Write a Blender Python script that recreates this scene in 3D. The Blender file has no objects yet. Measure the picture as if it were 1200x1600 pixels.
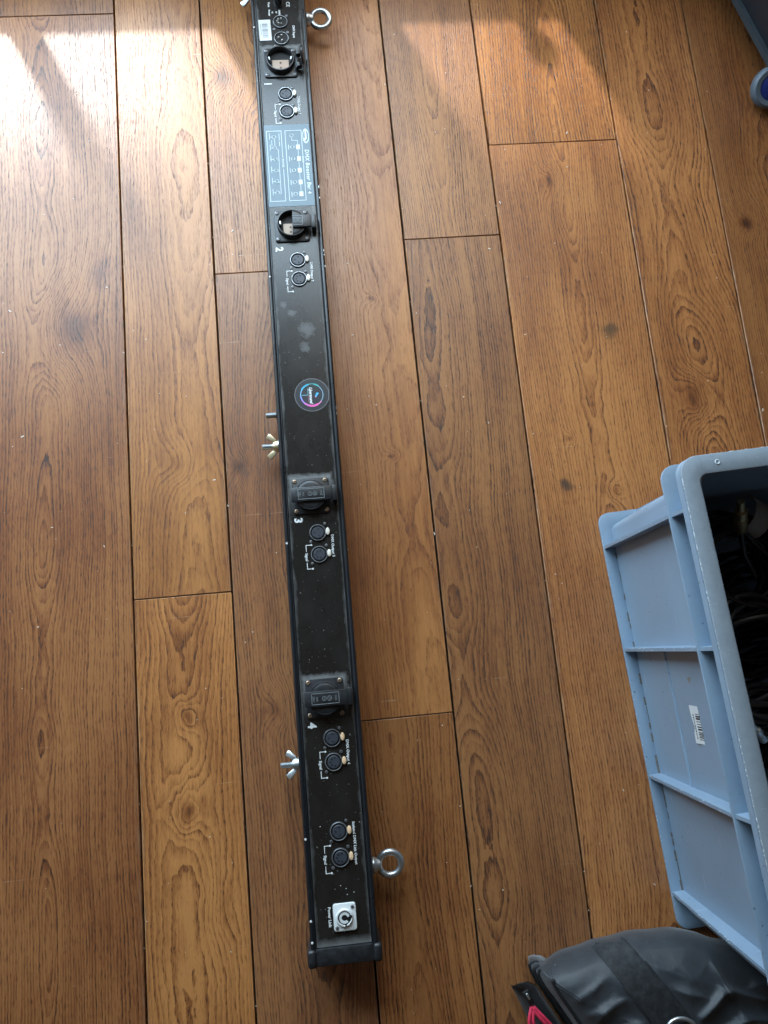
import bpy, bmesh, math, random
from mathutils import Vector, Matrix, noise as mnoise
from mathutils.bvhtree import BVHTree
R = math.radians
sc = bpy.context.scene
C = sc.collection

# ------------------------------------------------------------------ camera, light, exposure
cam_d = bpy.data.cameras.new('camera'); cam = bpy.data.objects.new('camera', cam_d); C.objects.link(cam)
cam_d.sensor_fit = 'VERTICAL'; cam_d.sensor_height = 24.0; cam_d.lens = 18.0
cam_d.clip_start = 0.02; cam_d.clip_end = 60
cam.matrix_world = Matrix(((0.99394374, 0.07910717, -0.07627512, 0.0),
                           (-0.09194565, 0.97880369, -0.18300091, 0.0),
                           (0.06018169, 0.18890577, 0.98014936, 1.09),
                           (0, 0, 0, 1)))
sc.camera = cam

w = bpy.data.worlds.new('World'); sc.world = w; w.use_nodes = True
w.node_tree.nodes['Background'].inputs[0].default_value = (1.0, 0.76, 0.54, 1)
w.node_tree.nodes['Background'].inputs[1].default_value = 0.05

# low sun through the glazed door beyond the top of the picture
sun_d = bpy.data.lights.new('sun', 'SUN'); sun_d.energy = 5.0; sun_d.angle = R(3.2); sun_d.color = (1.0, 0.96, 0.90)
sun = bpy.data.objects.new('sun', sun_d); C.objects.link(sun)
EL = 40.0
trav = Vector((0.40, -0.917, 0)).normalized() * math.cos(R(EL)) + Vector((0, 0, -math.sin(R(EL))))
sun.rotation_euler = trav.to_track_quat('-Z', 'Y').to_euler(); sun.location = (-1.5, 3.5, 3)

def area(name, loc, target, sx, sy, power, color):
    d = bpy.data.lights.new(name, 'AREA'); d.shape = 'RECTANGLE'; d.size = sx; d.size_y = sy
    d.energy = power; d.color = color
    o = bpy.data.objects.new(name, d); C.objects.link(o); o.location = loc
    o.rotation_euler = (Vector(target) - Vector(loc)).to_track_quat('-Z', 'Z').to_euler()
    return o
area('door_daylight', (-0.72, 1.34, 0.80), (-0.66, 0.0, 0.58), 1.75, 1.2, 84, (0.64, 0.84, 1.0))
area('added_right_fill', (0.36, 1.34, 1.0), (0.45, 0.0, 0.35), 0.62, 1.4, 8, (1.0, 0.95, 0.86))  # added fill that brightens the right middle of the floor
area('added_side_fill', (-2.4, 0.2, 1.5), (0.3, 0.0, 0.1), 1.6, 1.3, 5.5, (0.84, 0.93, 1.0))  # added fill from the left; lightens that side, deepens the bar's shadow

sc.view_settings.view_transform = 'Standard'; sc.view_settings.look = 'None'
sc.view_settings.gamma = 1.0; sc.view_settings.exposure = 0.0; sc.view_settings.use_curve_mapping = False

# ------------------------------------------------------------------ helpers
def tag(o, label=None, cat=None, group=None, kind=None):
    if label: o['label'] = label
    if cat: o['category'] = cat
    if group: o['group'] = group
    if kind: o['kind'] = kind
    return o
def empty(name, loc=(0, 0, 0), rz=0.0):
    o = bpy.data.objects.new(name, None); C.objects.link(o); o.location = loc; o.rotation_euler = (0, 0, rz)
    o.empty_display_size = 0.05
    return o
def mesh_of(name, bm, mat, sharp=38):
    bm.normal_update()
    for e in bm.edges:
        e.smooth = not (len(e.link_faces) == 2 and e.calc_face_angle(0) > R(sharp))
    for f in bm.faces: f.smooth = True
    me = bpy.data.meshes.new(name); bm.to_mesh(me); bm.free()
    if mat: me.materials.append(mat)
    return me
def put(name, me, parent=None, loc=(0, 0, 0), rot=(0, 0, 0)):
    o = bpy.data.objects.new(name, me); C.objects.link(o); o.parent = parent
    o.location = loc; o.rotation_euler = rot
    return o
def obj(name, bm, mat, parent=None, loc=(0, 0, 0), rot=(0, 0, 0), sharp=38):
    return put(name, mesh_of(name, bm, mat, sharp), parent, loc, rot)
def NB(): return bmesh.new()
def join(bm, src, M=None):
    me = bpy.data.meshes.new('tmp'); src.to_mesh(me); src.free()
    if M is not None: me.transform(M)
    bm.from_mesh(me); bpy.data.meshes.remove(me)
def box(bm, x0, x1, y0, y1, z0, z1, bev=0.0, seg=2, M=None):
    b = bmesh.new(); bmesh.ops.create_cube(b, size=1)
    for v in b.verts:
        v.co = Vector((x0 if v.co.x < 0 else x1, y0 if v.co.y < 0 else y1, z0 if v.co.z < 0 else z1))
    if bev > 0: bmesh.ops.bevel(b, geom=list(b.edges), offset=bev, segments=seg, profile=0.5, affect='EDGES')
    join(bm, b, M)
def axis_m(c, axis):
    return Matrix.Translation(Vector(c)) @ Vector(axis).to_track_quat('Z', 'Y').to_matrix().to_4x4()
def lathe(bm, prof, c=(0, 0, 0), axis=(0, 0, 1), seg=32, M=None, sx=1.0, sy=1.0):
    """prof: (r, z) points; a radius of 0 closes the end"""
    b = bmesh.new(); rings = []
    for r, z in prof:
        if r < 1e-7: rings.append([b.verts.new((0, 0, z))])
        else: rings.append([b.verts.new((r * sx * math.cos(2 * math.pi * i / seg), r * sy * math.sin(2 * math.pi * i / seg), z)) for i in range(seg)])
    for a, c2 in zip(rings, rings[1:]):
        for i in range(seg):
            j = (i + 1) % seg
            if len(a) == 1 and len(c2) == 1: continue
            if len(a) == 1: b.faces.new((a[0], c2[i], c2[j]))
            elif len(c2) == 1: b.faces.new((a[i], a[j], c2[0]))
            else: b.faces.new((a[i], a[j], c2[j], c2[i]))
    bmesh.ops.recalc_face_normals(b, faces=list(b.faces))
    T = axis_m(c, axis)
    join(bm, b, T if M is None else M @ T)
def cyl(bm, r, z0, z1, c=(0, 0, 0), axis=(0, 0, 1), seg=24, bev=0.0, M=None):
    p = [(0, z0), (r, z0), (r, z1 - bev), (r - bev, z1), (0, z1)] if bev else [(0, z0), (r, z0), (r, z1), (0, z1)]
    lathe(bm, p, c, axis, seg, M)
def torus(bm, Rm, r, c=(0, 0, 0), axis=(0, 0, 1), seg=40, rs=12, M=None):
    b = bmesh.new(); V = []
    for i in range(seg):
        a = 2 * math.pi * i / seg
        V.append([b.verts.new(((Rm + r * math.cos(2 * math.pi * k / rs)) * math.cos(a), (Rm + r * math.cos(2 * math.pi * k / rs)) * math.sin(a), r * math.sin(2 * math.pi * k / rs))) for k in range(rs)])
    for i in range(seg):
        for k in range(rs):
            b.faces.new((V[i][k], V[(i + 1) % seg][k], V[(i + 1) % seg][(k + 1) % rs], V[i][(k + 1) % rs]))
    bmesh.ops.recalc_face_normals(b, faces=list(b.faces))
    T = axis_m(c, axis); join(bm, b, T if M is None else M @ T)
def tube(bm, pts, r, seg=8, closed=False):
    pts = [Vector(p) for p in pts]; n = len(pts); rings = []
    up = Vector((0, 0, 1))
    for i, p in enumerate(pts):
        a = pts[(i - 1) % n] if (closed or i > 0) else p
        b2 = pts[(i + 1) % n] if (closed or i < n - 1) else p
        t = (b2 - a).normalized(); s = t.cross(up)
        if s.length < 1e-3: s = t.cross(Vector((0, 1, 0)))
        s.normalize(); u = s.cross(t)
        rr = r[i] if isinstance(r, (list, tuple)) else r
        rings.append([bm.verts.new(p + rr * (math.cos(2 * math.pi * k / seg) * s + math.sin(2 * math.pi * k / seg) * u)) for k in range(seg)])
    for i in range(n if closed else n - 1):
        a, c2 = rings[i], rings[(i + 1) % n]
        for k in range(seg): bm.faces.new((a[k], a[(k + 1) % seg], c2[(k + 1) % seg], c2[k]))
    if not closed:
        bm.faces.new(rings[0][::-1]); bm.faces.new(rings[-1])
def prism(bm, pts, z0, z1, bev=0.0, M=None):
    b = bmesh.new(); vs = [b.verts.new((x, y, z0)) for x, y in pts]; f = b.faces.new(vs)
    r = bmesh.ops.extrude_face_region(b, geom=[f])
    for v in r['geom']:
        if isinstance(v, bmesh.types.BMVert): v.co.z = z1
    bmesh.ops.recalc_face_normals(b, faces=list(b.faces))
    if bev:
        ed = [e for e in b.edges if all(abs(v.co.z - z1) < 1e-9 for v in e.verts)]
        bmesh.ops.bevel(b, geom=ed, offset=bev, segments=2, profile=0.5, affect='EDGES')
    join(bm, b, M)
def rrect(x0, x1, y0, y1, r, seg=6):
    P = []
    for cx, cy, a0 in ((x1 - r, y1 - r, 0), (x0 + r, y1 - r, 90), (x0 + r, y0 + r, 180), (x1 - r, y0 + r, 270)):
        for k in range(seg + 1):
            a = R(a0 + 90 * k / seg); P.append((cx + r * math.cos(a), cy + r * math.sin(a)))
    return P
def strip(bm, outer, inner, z0, z1):
    """closed frame between two outlines with the same count of points"""
    n = len(outer); V = [[bm.verts.new((x, y, z)) for x, y in pl] for pl, z in ((outer, z0), (outer, z1), (inner, z1), (inner, z0))]
    for a in range(4):
        A, B2 = V[a], V[(a + 1) % 4]
        for i in range(n):
            j = (i + 1) % n; bm.faces.new((A[i], A[j], B2[j], B2[i]))
def text_bm(s, size, bold=0.0, shear=0.0, thick=0.00008, spacing=1.0):
    cu = bpy.data.curves.new('t', 'FONT'); cu.body = s; cu.size = size; cu.align_x = 'CENTER'; cu.align_y = 'CENTER'
    cu.extrude = thick; cu.offset = bold; cu.shear = shear; cu.space_character = spacing; cu.resolution_u = 2
    o = bpy.data.objects.new('t', cu); C.objects.link(o)
    dg = bpy.context.evaluated_depsgraph_get(); dg.update()
    me = bpy.data.meshes.new_from_object(o.evaluated_get(dg))
    b = bmesh.new(); b.from_mesh(me)
    bpy.data.objects.remove(o); bpy.data.curves.remove(cu); bpy.data.meshes.remove(me)
    return b

# ------------------------------------------------------------------ materials
class G:
    def __init__(s, name):
        s.mat = bpy.data.materials.new(name); s.mat.use_nodes = True
        s.t = s.mat.node_tree; s.b = s.t.nodes['Principled BSDF']; s._co = None
    def n(s, ty): return s.t.nodes.new(ty)
    def set(s, sock, v):
        if isinstance(v, bpy.types.NodeSocket): s.t.links.new(v, sock)
        elif v is not None: sock.default_value = v
    def m(s, op, a, b=None, c=None, clamp=False):
        k = s.n('ShaderNodeMath'); k.operation = op; k.use_clamp = clamp
        for i, v in enumerate((a, b, c)):
            if v is not None: s.set(k.inputs[i], v)
        return k.outputs[0]
    def co(s):
        if s._co is None: s._co = s.n('ShaderNodeTexCoord').outputs['Object']
        return s._co
    def xyz(s):
        k = s.n('ShaderNodeSeparateXYZ'); s.set(k.inputs[0], s.co()); return k.outputs
    def vec(s, x, y, z=0.0):
        k = s.n('ShaderNodeCombineXYZ')
        for i, v in enumerate((x, y, z)): s.set(k.inputs[i], v)
        return k.outputs[0]
    def mapv(s, scale, off=(0, 0, 0), rot=(0, 0, 0), v=None):
        k = s.n('ShaderNodeMapping'); s.set(k.inputs['Vector'], v or s.co())
        k.inputs['Scale'].default_value = scale; k.inputs['Location'].default_value = off; k.inputs['Rotation'].default_value = rot
        return k.outputs[0]
    def noise(s, v, scale=1.0, detail=2.0, rough=0.5, dist=0.0):
        k = s.n('ShaderNodeTexNoise'); s.set(k.inputs['Vector'], v); k.inputs['Scale'].default_value = scale
        k.inputs['Detail'].default_value = detail; k.inputs['Roughness'].default_value = rough; k.inputs['Distortion'].default_value = dist
        return k.outputs[0]
    def rng(s, v, a, b, c=0.0, d=1.0, smooth=False):
        k = s.n('ShaderNodeMapRange'); k.clamp = True
        if smooth: k.interpolation_type = 'SMOOTHSTEP'
        s.set(k.inputs[0], v)
        for i, q in enumerate((a, b, c, d)): s.set(k.inputs[i + 1], q)
        return k.outputs[0]
    def ramp(s, f, stops):
        k = s.n('ShaderNodeValToRGB'); s.set(k.inputs[0], f); cr = k.color_ramp
        while len(cr.elements) < len(stops): cr.elements.new(0.5)
        for e, (p, col) in zip(cr.elements, stops): e.position = p; e.color = (*col, 1)
        return k.outputs[0]
    def mix(s, f, a, b, mode='MIX'):
        k = s.n('ShaderNodeMix'); k.data_type = 'RGBA'; k.blend_type = mode
        s.set(k.inputs[0], f)
        s.set(k.inputs[6], a if isinstance(a, bpy.types.NodeSocket) else (*a, 1)); s.set(k.inputs[7], b if isinstance(b, bpy.types.NodeSocket) else (*b, 1))
        return k.outputs[2]
    def bump(s, h, strength=0.3, dist=0.001):
        k = s.n('ShaderNodeBump'); s.set(k.inputs['Height'], h); k.inputs['Strength'].default_value = strength; k.inputs['Distance'].default_value = dist
        s.t.links.new(k.outputs[0], s.b.inputs['Normal'])
    def out(s, color=None, rough=None, metal=None, spec=None, coat=None):
        if color is not None: s.set(s.b.inputs['Base Color'], color if isinstance(color, bpy.types.NodeSocket) else (*color, 1))
        if rough is not None: s.set(s.b.inputs['Roughness'], rough)
        if metal is not None: s.set(s.b.inputs['Metallic'], metal)
        if spec is not None: s.set(s.b.inputs['Specular IOR Level'], spec)
        if coat is not None: s.set(s.b.inputs['Coat Weight'], coat)
        return s.mat

def plain(name, col, rough=0.5, metal=0.0, spec=0.5, var=0.0, vs=60.0):
    g = G(name); c = col
    if var > 0:
        nz = g.noise(g.co(), vs, 4, 0.6)
        c = g.mix(g.rng(nz, 0.3, 0.7), tuple(v * (1 - var) for v in col), tuple(min(1, v * (1 + var)) for v in col))
        g.out(rough=g.rng(nz, 0.3, 0.7, max(0.03, rough - 0.08), min(1, rough + 0.08)))
        return g.out(c, None, metal, spec)
    return g.out(c, rough, metal, spec)

def wood(name, seed, tone=1.0, red=0.0, x0=0.0, d0=0.05, A=0.05, freq=190, knots=(), contrast=1.0, stains=(), grey=0.0, hw=0.08, hl=0.6):
    """flat-sawn oak: year rings as shells round a pith line that wanders below the face; knots push the shells up"""
    red *= .42
    g = G(name); x, y, z = g.xyz()
    lo = g.noise(g.vec(g.m('MULTIPLY_ADD', x, 5.0, seed * 3.1), g.m('MULTIPLY_ADD', y, 1.3, seed), seed), 1.0, 2)
    lo2 = g.noise(g.vec(g.m('MULTIPLY_ADD', x, 2.2, seed * 1.7), g.m('MULTIPLY_ADD', y, 1.9, seed * 2.3), seed + 5), 1.0, 3, 0.45)
    xx = g.m('ADD', x, g.m('MULTIPLY_ADD', lo, 0.06, -0.03 - x0))
    d = g.m('MULTIPLY_ADD', lo2, 2 * A, d0 - A)
    kd = None
    kw = g.noise(g.mapv((26, 13, 1), (seed, 1, seed)), 1.0, 3, 0.55); kw2 = g.noise(g.mapv((26, 13, 1), (seed + 9, 4, seed)), 1.0, 3, 0.55)
    kxx = g.m('ADD', x, g.m('MULTIPLY_ADD', kw, 0.022, -0.011)); kyy = g.m('ADD', y, g.m('MULTIPLY_ADD', kw2, 0.036, -0.018))
    for kx, ky, rx, ry, h, dk in knots:
        a = g.m('MULTIPLY_ADD', kxx, 1 / rx, -kx / rx); b = g.m('MULTIPLY_ADD', kyy, 1 / ry, -ky / ry)
        q = g.m('ADD', g.m('MULTIPLY', a, a), g.m('MULTIPLY', b, b))
        e = g.m('EXPONENT', g.m('MULTIPLY', q, -1.0))
        e2 = g.m('MULTIPLY', g.m('EXPONENT', g.m('MULTIPLY', q, -7.0)), dk)
        d = g.m('MULTIPLY_ADD', e, h * .62, d)
        kd = e2 if kd is None else g.m('MAXIMUM', kd, e2)
    ring = g.m('SQRT', g.m('ADD', g.m('MULTIPLY', xx, xx), g.m('MULTIPLY', d, d)))
    wob = g.noise(g.mapv((75, 26, 1), (seed, seed * 2, seed)), 1.0, 3, 0.6)
    ph = g.m('ADD', g.m('MULTIPLY', ring, freq * 1.75), g.m('MULTIPLY', wob, 1.15))
    fr = g.m('FRACT', ph)
    wl = g.m('MULTIPLY', g.m('POWER', fr, 2.2), g.rng(fr, 0.93, 1.0, 1.0, 0.0))
    # ring widths differ: some lines bold, some faint
    bold = g.rng(g.noise(g.vec(g.m('FLOOR', ph), seed), 1.7, 0), 0.3, 0.68, 0.25, 1.15)
    wl = g.m('MULTIPLY', wl, bold)
    pn = g.noise(g.mapv((700, 95, 1), (seed, 0, seed)), 1.0, 2, 0.6)
    pn2 = g.noise(g.mapv((390, 48, 1), (seed * 2, 3, seed)), 1.0, 2, 0.55)
    pore = g.m('MAXIMUM', g.rng(pn, 0.53, 0.66), g.rng(pn2, 0.55, 0.68, 0, .8))
    pw = g.m('MULTIPLY', pore, g.m('MULTIPLY_ADD', wl, 0.90, 0.22))
    fib = g.noise(g.mapv((260, 5, 1), (0, seed, seed)), 1.0, 4, 0.65)
    blot = g.noise(g.mapv((11, 3.0, 1), (seed * 5, seed, 0)), 1.0, 5, 0.6)
    f = g.m('MULTIPLY_ADD', wl, 0.56 * contrast, 0.10)
    f = g.m('MULTIPLY_ADD', pw, 0.85 * contrast, f)
    f = g.m('MULTIPLY_ADD', g.m('SUBTRACT', fib, 0.5), 0.62, f)
    f = g.m('MULTIPLY_ADD', g.m('SUBTRACT', blot, 0.5), 1.05, f)
    if kd is not None: f = g.m('ADD', f, g.m('MULTIPLY', kd, 0.75))
    t = tone
    cl = (0.395 * t, 0.171 * t * (1 - .06 * red), 0.054 * t * (1 + .15 * red)); cm = (0.205 * t * (1 + .12 * red), 0.0715 * t * (1 - .06 * red), 0.0215 * t * (1 + .15 * red)); cd = (0.044 * t, 0.0165 * t, 0.0078 * t)
    col = g.ramp(f, ((0.0, cl), (0.42, cm), (0.95, cd)))
    if grey: col = g.mix(grey, col, (0.17 * t, 0.125 * t, 0.085 * t))
    # hairline scratches that catch a paler tone
    sn = g.noise(g.mapv((3.2, 260, 1), (seed, seed, 0), (0, 0, R(28 + 20 * math.sin(seed)))), 1.0, 1)
    sn2 = g.noise(g.mapv((4.2, 330, 1), (seed * 2, 0, 0), (0, 0, R(-63 + 15 * math.cos(seed)))), 1.0, 1)
    sm = g.m('MULTIPLY', g.m('MULTIPLY', g.m('MAXIMUM', g.rng(sn, 0.765, 0.80), g.rng(sn2, 0.765, 0.80)), g.rng(wob, .45, .6)), 0.5)
    col = g.mix(sm, col, (0.50 * t, 0.35 * t, 0.22 * t))
    # worn, dusty board edges
    ed = g.m('MULTIPLY', g.rng(g.m('ADD', g.m('ABSOLUTE', x), g.m('MULTIPLY_ADD', blot, .010, -.005)), hw - .0055, hw - .0005), g.rng(g.noise(g.mapv((160, 26, 1), (seed, seed, 2)), 1.0, 4, .65), .44, .66))
    ed = g.m('MAXIMUM', ed, g.m('MULTIPLY', g.rng(g.m('ABSOLUTE', y), hl - .0022, hl - .0004), .5))
    col = g.mix(g.m('MULTIPLY', ed, .42), col, (0.42 * t, 0.29 * t, 0.18 * t))
    rough = g.m('ADD', g.m('MULTIPLY_ADD', fib, 0.16, 0.30), g.m('MULTIPLY', pw, 0.2))
    for kx, ky, rr, colr in stains:
        nn = g.noise(g.mapv((90, 90, 1)), 1.0, 3)
        a = g.m('SUBTRACT', x, kx); b = g.m('SUBTRACT', y, ky)
        dd = g.m('SQRT', g.m('ADD', g.m('MULTIPLY', a, a), g.m('MULTIPLY', b, b)))
        mk = g.rng(g.m('ADD', g.m('DIVIDE', dd, rr), g.m('MULTIPLY_ADD', nn, 1.4, -0.7)), 0.25, 1.15, 0.8, 0.0, True)
        col = g.mix(mk, col, colr)
    hgt = g.m('ADD', g.m('MULTIPLY', wl, -0.35), g.m('MULTIPLY', pw, -1.0))
    g.bump(hgt, 0.45, 0.0005)
    return g.out(col, rough, 0.0, 0.58)

# ------------------------------------------------------------------ floor
m_sub = plain('dark_subfloor', (0.022, 0.012, 0.008), 0.9)  # dark subfloor sheet under the board joints
bm = NB(); box(bm, -1.75, 2.0, -1.6, 1.9, -0.03, -0.0125)
floor = tag(obj('floor', bm, m_sub), kind='structure')
cols = [-1.42, -1.22, -1.07, -0.87, -0.675, -0.475, -0.2748, -0.1383, 0.0178, 0.155, 0.3081, 0.5208, 0.6738, 0.827, 1.027, 1.18, 1.38, 1.56]
joints = {4: [0.30], 5: [1.055], 6: [0.1075], 7: [0.5905], 8: [-0.0855], 9: [0.631], 10: [0.789], 11: [-0.92], 12: [1.2], 3: [-0.3], 13: [-.2], 2: [.7], 14: [.4], 1: [-.5], 15: [.1], 0: [.2], 16: [-.6]}
YB, YT = -1.25, 1.55
# (column, piece from below): tone, red, pith x, depth, wander, ring density, knots in world mm, contrast, stains, grey; tone of the right columns also carries the brighter light there
spec = {
 (5, 0): dict(tone=0.86, red=1.0, x0=-.02, d0=.02, A=.085, freq=150, knots=[(-.345, .515, .055, .085, .09, .75), (-.31, .60, .03, .05, .03, .5)], contrast=1.0, seed=3.3),
 (5, 1): dict(tone=0.72, red=.5, x0=.0, d0=.06, A=.03, freq=180, contrast=.9, seed=8.1),
 (6, 0): dict(tone=1.30, red=-.2, x0=-.005, d0=.05, A=.04, freq=150, knots=[(-.213, -.176, .026, .038, .035, .75), (-.208, -.059, .016, .022, .02, .55), (-.170, -.30, .02, .06, .015, .35)], contrast=.75, seed=1.9),
 (6, 1): dict(tone=1.12, red=-.2, x0=.03, d0=.09, A=.035, freq=210, knots=[(-.21, .30, .03, .04, .02, .2)], contrast=.62, seed=5.2),
 (7, 0): dict(tone=0.92, red=1.0, x0=.01, d0=.04, A=.05, freq=190, knots=[(-.119, .287, .022, .026, .035, .8), (-.09, -.055, .02, .03, .03, .45)], contrast=.95, seed=6.7, grey=.15),
 (7, 1): dict(tone=1.16, red=-.3, x0=.0, d0=.025, A=.06, freq=150, knots=[(-.108, .93, .035, .045, .06, .7)], contrast=.8, seed=11.3),
 (8, 0): dict(tone=0.92, red=.5, x0=-.02, d0=.03, A=.06, freq=130, contrast=.85, seed=2.6),
 (8, 1): dict(tone=1.15, red=.2, x0=.05, d0=.10, A=.03, freq=230, knots=[(.093, .535, .012, .01, .01, .7), (.105, .288, .013, .009, .01, .65)], contrast=.5, seed=9.4),
 (9, 0): dict(tone=0.94, red=.5, x0=-.05, d0=.03, A=.06, freq=170, contrast=1.05, seed=4.5, grey=.12),
 (9, 1): dict(tone=1.1, red=0, x0=.0, d0=.02, A=.05, freq=190, contrast=.95, seed=7.7, grey=.12),
 (10, 0): dict(tone=1.26, red=.3, x0=.01, d0=.03, A=.05, freq=170, knots=[(.398, .715, .016, .030, .035, .75), (.432, .205, .014, .016, .02, .5), (.375, .292, .012, .01, .015, .5)], contrast=.85, seed=12.9, stains=[(.358, .222, .012, (.03, .027, .024)), (.46, .46, .016, (.085, .05, .026))]),
 (10, 1): dict(tone=1.20, red=-.3, x0=.02, d0=.01, A=.06, freq=120, contrast=1.1, seed=14.2),
 (11, 0): dict(tone=1.0, red=.2, x0=.0, d0=.02, A=.06, freq=150, contrast=.9, seed=16.0),
 (11, 1): dict(tone=1.2, red=.3, x0=-.01, d0=.015, A=.075, freq=140, knots=[(.575, .345, .03, .045, .06, .55)], contrast=1.05, seed=15.4),
 (12, 0): dict(tone=0.86, red=.4, x0=.02, d0=.05, A=.05, freq=180, knots=[(.709, .632, .022, .028, .04, .9)], contrast=.8, seed=18.8),
}
rnd = random.Random(4)
generic = [wood('oak_board_%d' % i, 21.0 + 2.7 * i, 0.92 + .1 * i, .3, .01 * i, .04, .05, 170, (), .9) for i in range(4)]
pid = 0
for ci in range(len(cols) - 1):
    ys = [YB] + sorted(joints.get(ci, [])) + [YT]
    for pi in range(len(ys) - 1):
        xa, xb, ya, yb = cols[ci], cols[ci + 1], ys[pi], ys[pi + 1]
        gx, gy = rnd.uniform(.0009, .0016), 0.0006
        cx, cy = (xa + xb) / 2, (ya + yb) / 2
        bm = NB()
        box(bm, xa - cx + gx, xb - cx - gx, ya - cy + gy, yb - cy - gy, -0.012, 0.0, 0.0007, 1)
        s = spec.get((ci, pi))
        if s:
            s = dict(s)
            s['knots'] = [(k[0] - cx, k[1] - cy) + tuple(k[2:]) for k in s.get('knots', ())]
            s['stains'] = [(k[0] - cx, k[1] - cy) + tuple(k[2:]) for k in s.get('stains', ())]
            mt = wood('oak_board_%d_%d' % (ci, pi), hw=(xb - xa) / 2, hl=(yb - ya) / 2, **s)
        else: mt = generic[pid % 4]
        pid += 1
        obj('plank', bm, mt, floor, (cx, cy, rnd.uniform(-.0003, .0002)))

#@@PART2
# loose crumbs and grit lying on the boards
m_crumb = plain('crumb', (0.72, 0.66, 0.58), 0.8)
bm = NB(); rnd = random.Random(11)
for i in range(300):
    x, y = rnd.uniform(-.47, .80), rnd.uniform(-.5, 1.05)
    if i % 6 == 0: x = rnd.choice([-.2748, -.1383, .0178, .155, .3081, .5208]) + rnd.uniform(-.0012, .0012)
    s = rnd.choice([.00025, .0003, .0004, .0005, .0007]); l = s * rnd.choice([1, 1, 1.4, 3])
    Mx = Matrix.Translation((x, y, s * .35)) @ Matrix.Rotation(rnd.uniform(0, 3.14), 4, 'Z')
    box(bm, -l, l, -s, s, -s * .5, s * .5, 0, M=Mx)
tag(obj('floor_crumbs', bm, m_crumb), 'tiny pale crumbs and grit scattered over the brown floorboards', 'crumbs', kind='stuff')

# ------------------------------------------------------------------ glazed door beyond the top of the picture (unseen; its parts are shaped to cast the sun patches)
m_frame = plain('door_paint', (0.55, 0.55, 0.53), 0.5)
dr = tag(empty('glazed_door', (0, 1.20, 0)), 'unseen grey framed glazed door just past the top of the boards, casting the sun patches', 'door')
def dbox(name, *a):
    b = NB(); box(b, *a, 0.002, 1); return obj(name, b, m_frame, dr)
dbox('sill', -1.95, 1.6, -.02, .03, 0, .150)
dbox('mullion', -.512, -.472, -.02, .02, .1505, 2.25)
dbox('sun_block_panel', -.186, .100, -.02, .02, .1505, .42)  # low blocks added to shade the floor while daylight passes above
dbox('sun_block_panel', .385, .75, -.02, .02, .1505, .50)
dbox('door_stile', .7505, 1.6, -.02, .02, .1505, 2.25)
dbox('door_stile', -1.95, -1.72, -.02, .02, .1505, 2.25)
dbox('top_rail', -1.95, 1.6, -.02, .02, 2.2505, 2.45)
b = NB(); lathe(b, [(0, 0), (.016, 0), (.018, .012), (.011, .03), (.022, .045), (.024, .06), (.014, .075), (0, .077)], (.322, -.005, .150), (0, -.2, 1), 16); obj('shadow_knob', b, m_frame, dr)  # knob shape added on the sill to cast a blob shadow
sblk = tag(empty('sun_block', (0, 2.41, 1.50)), 'added unseen blocker outside the glazed door, cutting off the sun patches', 'sun_block')  # added unseen sun blocker that ends the sun patches
m_sblk = plain('sun_block_grey', (0.35, 0.33, 0.30), 0.9)
b = NB(); box(b, -4, 4, -.01, .01, 0, .5, .004, 1); obj('sun_block_edge', b, m_sblk, sblk)
b = NB(); box(b, -4, 4, -.012, .6, .5005, .515, .004, 1); box(b, -4, 4, .58, .6, .515, 3.2); obj('sun_block_top', b, m_sblk, sblk)

# ------------------------------------------------------------------ the long black connector bar
m_alu = G('black_powder_coat'); nz = m_alu.noise(m_alu.co(), 900, 2); m_alu.bump(nz, 0.12, 0.0003)
sx_, sy_, sz_ = m_alu.xyz()
wr = m_alu.rng(m_alu.noise(m_alu.mapv((60, 22, 60)), 1.0, 4, .65), .66, .74)
m_alu = m_alu.out(m_alu.mix(m_alu.m('MULTIPLY', wr, .35), (0.010, 0.012, 0.015), (.12, .13, .14)), m_alu.rng(m_alu.noise(m_alu.co(), 30, 3), .3, .7, .24, .42), 0, .5)
# panel: black coat, warmed in colour for a room reflection, with grey dust gathered along the edges and round the sockets
g = G('black_panel_coat'); x, y, z = g.xyz()
dn = g.noise(g.mapv((55, 30, 1)), 1.0, 5, .65)
dn2 = g.noise(g.mapv((150, 150, 1)), 1.0, 4, .7)
edge = g.rng(g.m('ADD', g.m('ABSOLUTE', x), g.m('MULTIPLY_ADD', dn, .014, -.007)), .0305, .0360)
du = g.m('MULTIPLY', edge, .30)
for sy in (1.260, .985, .579, .308):
    ax = g.m('ABSOLUTE', g.m('ADD', x, .0025)); ay = g.m('ABSOLUTE', g.m('SUBTRACT', y, sy))
    bx = g.m('MAXIMUM', ax, ay)
    du = g.m('MAXIMUM', du, g.m('MULTIPLY', g.rng(g.m('ADD', bx, g.m('MULTIPLY_ADD', dn2, .012, -.006)), .0255, .0325, 1, 0), g.rng(y, sy - .024, sy + .03, .04, .60)))
ey = g.rng(g.m('ADD', y, g.m('MULTIPLY_ADD', dn, .012, -.006)), .010, .020, .5, 0)
du = g.m('MAXIMUM', du, ey)
film = g.m('MULTIPLY', g.rng(g.noise(g.mapv((28, 16, 1)), 1.0, 4, .6), .45, .75), .03)
spot = g.m('MULTIPLY', g.rng(g.noise(g.mapv((330, 330, 1)), 1.0, 1), .735, .76), .6)
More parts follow.
